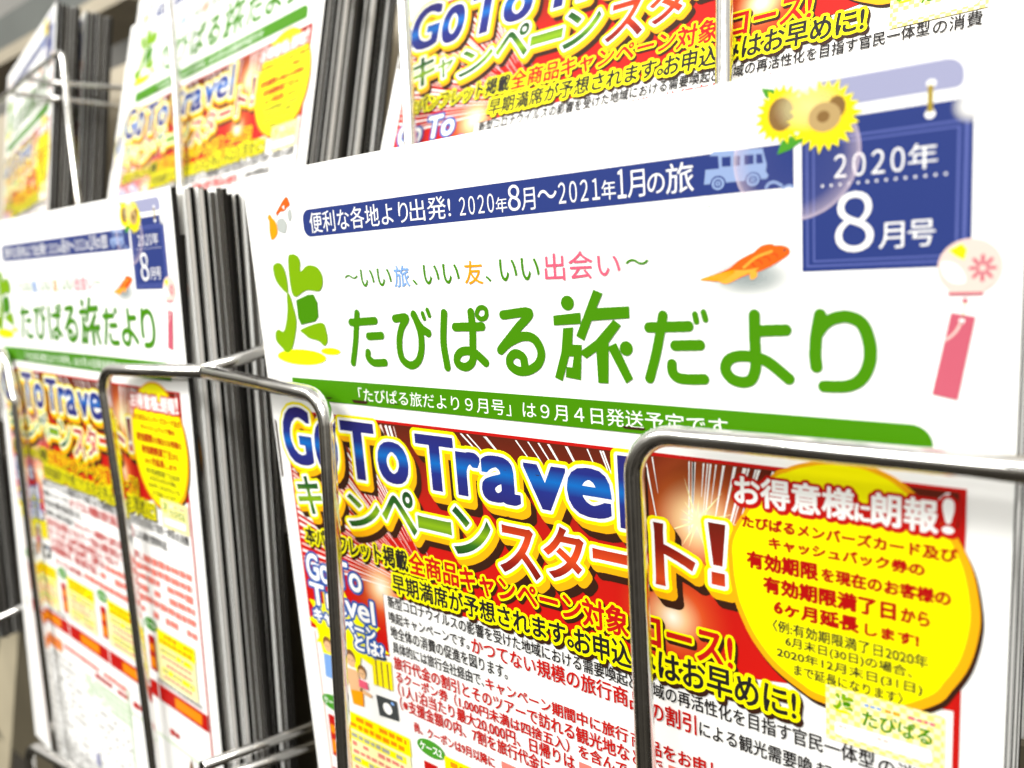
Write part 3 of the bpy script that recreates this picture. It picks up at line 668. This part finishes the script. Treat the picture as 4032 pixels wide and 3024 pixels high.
def cover_mesh(sh, name, bend=None, T=2.1):
    """outside of a booklet: printed front, rounded spine, back"""
    nv = 34
    prof = [(210, 0), (105, 0), (.7, 0), (.2, .25), (0, .8), (0, T - .8), (.2, T - .25), (.7, T), (210, T), (210, T - .16), (.75, T - .16), (.3, T - .5), (.16, T - .9), (.16, .9), (.3, .5), (.75, .16), (105, .16), (210, .16)]
    V, F, M = [], [], []
    n = len(prof)
    for j in range(nv + 1):
        for p in prof: V.append((p[0], 297 * j / nv, p[1]))
    for j in range(nv):
        for i in range(n):
            a, b = j * n + i, j * n + (i + 1) % n
            F.append((a, b, b + n, a + n)); M.append(1 if i in (8, 9, 16, 17) else 0)  # cut edges of the white cover darkened to hold the stack's shade
    for j in (0, nv):
        for i, k in ((0, n - 1), (1, n - 2), (2, n - 3), (3, n - 4), (4, n - 5), (5, n - 6), (6, n - 7), (7, n - 8)):
            if i + 1 <= n // 2 - 1: F.append((j * n + i, j * n + i + 1, j * n + k - 1, j * n + k)); M.append(0)
    b = len(V); slots = ['white', 'cut'] + [s for s in sh.slots if s not in ('white', 'cut')]
    V += sh.v; F += [tuple(b + i for i in f) for f in sh.f]
    M += [slots.index(sh.slots[k]) for k in sh.m]
    V = np.array(V, float); P = V.copy()
    if bend is not None: P = bend(P)
    me = bpy.data.meshes.new(name)
    L = np.c_[(P[:, 0] - 105) * MM, (297 - P[:, 1]) * MM, -P[:, 2] * MM]
    me.from_pydata([tuple(q) for q in L], [], F)
    me.polygons.foreach_set('material_index', M)
    uv = me.uv_layers.new(name='page'); li = np.zeros(len(me.loops), np.int32); me.loops.foreach_get('vertex_index', li)
    uv.data.foreach_set('uv', (V[li][:, :2] / 100).astype(np.float32).ravel())
    for s in slots: me.materials.append(ink(s))
    # ink faces all look outwards
    bm = bmesh.new(); bm.from_mesh(me); bm.normal_update()
    bad = [f for f in bm.faces if f.verts[0].index >= b and f.normal.z < 0]
    bmesh.ops.reverse_faces(bm, faces=bad)
    bm.to_mesh(me); bm.free(); me.validate()
    return me
def pages_mesh(bend=None, T=2.1, tone='dark'):
    nv = 34; V, F = [], []
    prof = [(209.96, .17), (.9, .17), (.9, T - .17), (209.96, T - .17)]
    for j in range(nv + 1):
        for p in prof: V.append((p[0], .5 + 296 * j / nv, p[1]))
    for j in range(nv):
        for i in range(4):
            a, b = j * 4 + i, j * 4 + (i + 1) % 4; F.append((a, b, b + 4, a + 4))
    F += [(0, 1, 2, 3), tuple(nv * 4 + i for i in (3, 2, 1, 0))]
    P = np.array(V, float)
    if bend is not None: P = bend(P)
    me = bpy.data.meshes.new('pages')
    me.from_pydata([((x - 105) * MM, (297 - y) * MM, -z * MM) for x, y, z in P], [], F)
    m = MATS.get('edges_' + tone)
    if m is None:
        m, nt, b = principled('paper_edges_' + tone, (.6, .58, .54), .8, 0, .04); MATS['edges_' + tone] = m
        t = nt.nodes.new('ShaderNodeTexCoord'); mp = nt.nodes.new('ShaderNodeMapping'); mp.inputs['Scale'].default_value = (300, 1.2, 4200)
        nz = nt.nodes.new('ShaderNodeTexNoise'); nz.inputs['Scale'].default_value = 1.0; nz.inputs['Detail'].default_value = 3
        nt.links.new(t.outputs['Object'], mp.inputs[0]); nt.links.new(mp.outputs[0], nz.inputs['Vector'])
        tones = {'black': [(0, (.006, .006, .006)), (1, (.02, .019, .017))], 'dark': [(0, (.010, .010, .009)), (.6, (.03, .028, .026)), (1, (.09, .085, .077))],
                 'mid': [(0, (.03, .028, .026)), (.5, (.10, .095, .087)), (1, (.24, .23, .21))], 'light': [(0, (.5, .48, .45)), (.3, (.78, .76, .73)), (1, (.86, .85, .82))]}  # edge colours carry the light and shade between packed booklets
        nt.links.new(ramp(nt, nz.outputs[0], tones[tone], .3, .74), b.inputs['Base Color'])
    me.materials.append(m)
    return me

def pose_matrix(pose):
    """from a booklet's own axes (x right, y up, z outwards, origin at the middle of its foot) to the world"""
    Rr = rod(pose[:3]); A = W3 @ Rr @ np.diag([1, -1, -1])
    o = world(shift(pose, (105, 297, 0)))
    return Matrix(((A[0, 0], A[0, 1], A[0, 2], o.x), (A[1, 0], A[1, 1], A[1, 2], o.y), (A[2, 0], A[2, 1], A[2, 2], o.z), (0, 0, 0, 1)))

sheet = print_cover()
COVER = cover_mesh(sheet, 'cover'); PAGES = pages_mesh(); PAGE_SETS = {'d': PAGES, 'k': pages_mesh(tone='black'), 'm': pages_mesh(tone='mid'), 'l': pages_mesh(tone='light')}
def droop(P):                                             # the upper right booklet curves back below its middle
    Q = P.copy(); d = np.maximum(0, P[:, 1] - 142); Q[:, 2] += .0022 * d * d
    return Q
COVER_BENT = cover_mesh(sheet, 'cover_bent', droop); PAGES_BENT = pages_mesh(droop)

def brochure(pose, label, group, bent=False):
    r = bpy.data.objects.new('brochure', None); COL.objects.link(r); r.empty_display_size = .02
    r.matrix_world = pose_matrix(pose); r['label'] = label; r['category'] = 'brochure'; r['group'] = group
    for n, me in (('cover', COVER_BENT if bent else COVER), ('pages', PAGES_BENT if bent else PAGES)):
        o = bpy.data.objects.new(n, me); COL.objects.link(o); o.parent = r
    return r
def copy_brochure(src, pose, label, group):
    r = src.copy(); COL.objects.link(r); r.matrix_world = pose_matrix(pose); r['label'] = label; r['group'] = group
    for ch in src.children:
        c = ch.copy(); COL.objects.link(c); c.parent = r
    return r
def nudged(pose, du, dv, dw, rz=0.0, rx=0.0):
    q = list(pose); q[3:] = shift(pose, (du, dv, dw)); q[2] += rz; q[0] += rx
    return q

front = brochure(MAIN, 'largest travel brochure, its white cover with blue calendar box, sharp at centre right', 'front brochures of the rack pockets')
lf = copy_brochure(front, LEFT, 'blurred brochure at lower left with two wires across its red campaign panel', front['group'])
ul = copy_brochure(front, ULEFT, 'leaning brochure at upper left, one wire crossing its tilted headline', front['group'])
um = brochure(UMID, 'leaning brochure behind the largest one, only its red and yellow slogan lines visible', front['group'], bent=True)
uf = copy_brochure(front, UFAR, 'very blurred brochure at the far left of the upper row behind slanting wires', front['group'])

def stack(pose, start, step, tones, jit, label, group, seed, tip=0.0):
    q = random.Random(seed); d = start
    for k_, t in enumerate(tones):                        # one letter a booklet: edge colour painted as lit or as stack shade; a space is a gap
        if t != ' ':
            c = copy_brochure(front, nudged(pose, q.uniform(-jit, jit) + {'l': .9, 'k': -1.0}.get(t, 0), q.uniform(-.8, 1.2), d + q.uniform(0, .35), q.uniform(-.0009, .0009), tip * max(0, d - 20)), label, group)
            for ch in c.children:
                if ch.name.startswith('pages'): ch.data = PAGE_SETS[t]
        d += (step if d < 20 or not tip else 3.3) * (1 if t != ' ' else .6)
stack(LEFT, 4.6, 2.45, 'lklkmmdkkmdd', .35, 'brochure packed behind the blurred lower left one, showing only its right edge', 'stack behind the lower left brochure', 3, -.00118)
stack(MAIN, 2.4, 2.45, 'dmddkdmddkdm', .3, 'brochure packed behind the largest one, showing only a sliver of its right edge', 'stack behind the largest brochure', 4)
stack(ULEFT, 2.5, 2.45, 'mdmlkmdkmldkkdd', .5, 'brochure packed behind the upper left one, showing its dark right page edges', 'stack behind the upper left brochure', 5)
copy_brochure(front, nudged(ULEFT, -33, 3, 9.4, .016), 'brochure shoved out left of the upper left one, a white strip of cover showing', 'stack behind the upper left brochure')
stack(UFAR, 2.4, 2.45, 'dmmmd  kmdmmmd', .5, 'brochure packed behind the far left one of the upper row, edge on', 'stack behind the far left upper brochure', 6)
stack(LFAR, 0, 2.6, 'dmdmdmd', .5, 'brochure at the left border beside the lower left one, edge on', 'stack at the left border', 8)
copy_brochure(front, nudged(LEFT, -1.2, 2, 2.26, .07), 'brochure behind the lower left one, slipped sideways so that its pale left margin shows', 'stack behind the lower left brochure')

# ---------------------------------------------------------------- wire rack
def fillet(pts, r, n=7):
    pts = [np.array(p, float) for p in pts]; out = [pts[0]]
    for i in range(1, len(pts) - 1):
        a, b, c = pts[i - 1], pts[i], pts[i + 1]; d0, d1 = a - b, c - b; l0, l1 = np.linalg.norm(d0), np.linalg.norm(d1)
        d0 /= l0; d1 /= l1; ang = math.acos(max(-1, min(1, d0 @ d1)))
        if ang > 3.0: out.append(b); continue
        t = min(r / math.tan(ang / 2), .45 * l0, .45 * l1); rr = t * math.tan(ang / 2)
        cen = b + (d0 + d1) / np.linalg.norm(d0 + d1) * rr / math.sin(ang / 2)
        p0, p1 = b + d0 * t - cen, b + d1 * t - cen; w = math.pi - ang
        for k in range(n + 1):
            s_ = k / n; out.append(cen + (math.sin((1 - s_) * w) * p0 + math.sin(s_ * w) * p1) / math.sin(w))
    out.append(pts[-1])
    return out
chrome, cn, cb = principled('chromed_wire', (.80, .79, .77), .13, 1.0, .5)
nz = cn.nodes.new('ShaderNodeTexNoise'); nz.inputs['Scale'].default_value = 420; nz.inputs['Detail'].default_value = 4
tco = cn.nodes.new('ShaderNodeTexCoord'); cn.links.new(tco.outputs['Object'], nz.inputs['Vector'])
mr = cn.nodes.new('ShaderNodeMapRange'); mr.inputs['To Min'].default_value = .07; mr.inputs['To Max'].default_value = .26; cn.links.new(nz.outputs[0], mr.inputs['Value']); cn.links.new(mr.outputs[0], cb.inputs['Roughness'])
bp = cn.nodes.new('ShaderNodeBump'); bp.inputs['Strength'].default_value = .05; bp.inputs['Distance'].default_value = .0004; cn.links.new(nz.outputs[0], bp.inputs['Height']); cn.links.new(bp.outputs[0], cb.inputs['Normal'])
def tube(name, pts, parent, r=2.4, corner=9, sides=20):
    P = [np.array(world(p)) for p in fillet(pts, corner)]
    V, F = [], []; prev = None
    for i, p in enumerate(P):
        t = P[min(i + 1, len(P) - 1)] - P[max(i - 1, 0)]; t /= np.linalg.norm(t)
        if prev is None:
            x = np.cross(t, [0, 1, 0]); x = x if np.linalg.norm(x) > .1 else np.cross(t, [1, 0, 0])
        else: x = prev - t * (prev @ t)
        x /= np.linalg.norm(x); prev = x; y = np.cross(t, x)
        for k in range(sides):
            a = 2 * math.pi * k / sides; V.append(p + r * MM * (x * math.cos(a) + y * math.sin(a)))
    n = sides
    for i in range(len(P) - 1):
        for k in range(n):
            a, b = i * n + k, i * n + (k + 1) % n; F.append((a, b, b + n, a + n))
    F += [tuple(range(n))[::-1], tuple((len(P) - 1) * n + k for k in range(n))]
    me = bpy.data.meshes.new(name); o0 = np.array(rack.location)
    me.from_pydata([tuple(v - o0) for v in V], [], F); me.materials.append(chrome)
    for p in me.polygons: p.use_smooth = len(p.vertices) == 4
    bm = bmesh.new(); bm.from_mesh(me); bmesh.ops.recalc_face_normals(bm, faces=bm.faces); bm.to_mesh(me); bm.free()
    o = bpy.data.objects.new(name, me); COL.objects.link(o); o.parent = parent
    return o
rack = bpy.data.objects.new('brochure_rack', None); COL.objects.link(rack); rack.location = world((0, 420, 60))
rack['label'] = 'chromed wire brochure rack whose pockets hold the stacked covers'; rack['category'] = 'rack'
bpy.context.view_layer.update()
Lp = lambda *p: shift(LWIRE, p); Up = lambda *p: shift(ULEFT, p); Mp = lambda *p: shift(UMID, p)
J = (-50, 64.6, 6.2)
tube('front_wire', [(-24, 62.2, -7.2), (40, 66.6, -8), (39.5, 200, -18), (39.5, 320, -25)], rack)
tube('front_wire', [(300, 66.8, -9.0), (142.6, 67.5, -9), (145.5, 140, -15), (147, 320, -26)], rack, 2.2)
tube('front_wire', [(-25, 61.9, -7.2), Lp(154, 68.2, -9), Lp(160, 124.6, -8), Lp(162, 240, -5), Lp(163, 330, -4)], rack)
tube('front_wire', [Lp(-60, 69, 2), Lp(24, 68.2, -8), Lp(34, 92, -8), Lp(34.5, 176, -8), Lp(38, 282, -7.5), Lp(40, 330, -7)], rack)
tube('side_wire', [(-26, 61.8, -7), (-26, 58.6, 18), (-26, 57.5, 60)], rack)
tube('side_wire', [(-33, 205, -26), (-33, 215, 18), (-33, 219, 44)], rack, 2.0)
tube('side_wire', [(-33, 214, -18), (-33, 224, 21), (-33, 229, 44)], rack, 2.0)
tube('side_wire', [(-290, 223, -20), (-290, 218, 13), (-290, 212, 44)], rack, 2.0)
tube('front_wire', [Lp(36, 340, -20), Lp(37, 273, -20), Lp(75, 273, -13), Lp(175, 274, -10)], rack, 2.4, 9)
tube('front_wire', [Up(300, 20, -24), Up(90, 20, -22), Up(91.6, 76.6, -10), Up(97, 132, -2.6), Up(100, 200, 0)], rack)
tube('front_wire', [Up(-240, 30, -20), Up(-157, 27.3, -20), Up(-134, 24.8, -20), Up(-64, 24.0, -20), Up(-60, 77, -10), Up(-57, 122, 0), Up(-55, 200, 12)], rack, 1.7, 6)
tube('side_wire', [Up(-135, 25.8, -20), Up(-68, 45, -19.5), Up(-62, 34, 19), Up(-62, 28, 46)], rack, 1.7, 5)
tube('side_wire', [Up(-155, 32.7, -20), Up(-68, 55.5, -19.5), Up(-62, 50, 8), Up(-62, 45, 40)], rack, 1.7, 5)
tube('front_wire', [Mp(300, 30, -20), Mp(134, 30, -20), Mp(137.2, 113, -6), Mp(139.7, 139.3, -5.5), Mp(141, 180, -2)], rack)
tube('front_wire', [Mp(-90, 30, -10), Mp(10, 30, -22), Mp(15.5, 82.5, -16), Mp(22, 135.5, -5.4), Mp(26, 190, 2)], rack)

def slab(name, corners, thick, mat, parent=None):
    """a sheet of given corners (common frame), thickened along its own normal away from the viewer"""
    c = [np.array(world(p)) for p in corners]; n = np.cross(c[1] - c[0], c[2] - c[0]); n /= np.linalg.norm(n)
    if n[1] < 0: n = -n
    V = c + [p + n * thick * MM for p in c]; k = len(c)
    F = [tuple(range(k)), tuple(range(2 * k - 1, k - 1, -1))] + [(i, (i + 1) % k, k + (i + 1) % k, k + i) for i in range(k)]
    me = bpy.data.meshes.new(name); base = np.array(parent.location) if parent else np.mean(c, 0)
    me.from_pydata([tuple(v - base) for v in V], [], F); me.materials.append(mat)
    bm = bmesh.new(); bm.from_mesh(me); bmesh.ops.recalc_face_normals(bm, faces=bm.faces); bm.to_mesh(me); bm.free()
    o = bpy.data.objects.new(name, me); COL.objects.link(o)
    if parent: o.parent = parent
    else: o.location = base
    return o
def enamel(name, col, rough=.45):
    m, nt, b = principled(name, col, rough, 0, .4)
    t = nt.nodes.new('ShaderNodeTexCoord'); z = nt.nodes.new('ShaderNodeTexNoise'); z.inputs['Scale'].default_value = 14; z.inputs['Detail'].default_value = 5
    nt.links.new(t.outputs['Object'], z.inputs['Vector'])
    nt.links.new(ramp(nt, z.outputs[0], [(0, tuple(c * .86 for c in col)), (1, tuple(min(1, c * 1.08) for c in col))], .3, .7), b.inputs['Base Color'])
    return m
shaded_cream = enamel('shaded_cream_enamel', (.10, .085, .055)); pale = enamel('pale_cream_enamel', (.50, .44, .31)); slate = enamel('slate_paint', (.13, .14, .13), .6); beige = enamel('beige_paint', (.42, .37, .28), .6); darkslot = enamel('slot_shadow', (.02, .02, .018), .8)  # back panel's cream darkened to hold its shade; pale cream is the lit tone
slab('back_panel', [(-700, 150, 48), (420, 150, 48), (420, 420, 44), (-700, 420, 44)], 3, shaded_cream, rack)
slab('back_panel', [(-1000, -150, 212), (500, -150, 212), (500, 150, 130), (-1000, 150, 130)], 3, beige, rack)
slab('panel_slot', [(-62, 238, 47.4), (-20, 252, 47.4), (-20, 262, 47.2), (-62, 250, 47.2)], .3, darkslot, rack)  # thin near-black sheet painted as the shade inside a slot

# ---------------------------------------------------------------- far background above the rack
wallm = enamel('white_wall', (.74, .72, .66), .7)
wl = slab('wall', [(-2600, -1400, 1500), (1600, -1400, 1500), (1600, 900, 1500), (-2600, 900, 1500)], 20, wallm); wl['kind'] = 'structure'
beam = bpy.data.objects.new('ceiling_beam', None); COL.objects.link(beam); beam.location = world((-1150, -420, 560))
beam['label'] = 'dark grey beam with a beige lower edge above the far left brochures'; beam['category'] = 'beam'
bpy.context.view_layer.update()
slab('beam_face', [(-1500, -306, 300), (-600, -306, 300), (-600, -266, 300), (-1500, -266, 300)], 60, slate, beam)
slab('beam_lip', [(-1500, -265.5, 294), (-600, -265.5, 294), (-600, -250, 294), (-1500, -250, 294)], 70, beige, beam)

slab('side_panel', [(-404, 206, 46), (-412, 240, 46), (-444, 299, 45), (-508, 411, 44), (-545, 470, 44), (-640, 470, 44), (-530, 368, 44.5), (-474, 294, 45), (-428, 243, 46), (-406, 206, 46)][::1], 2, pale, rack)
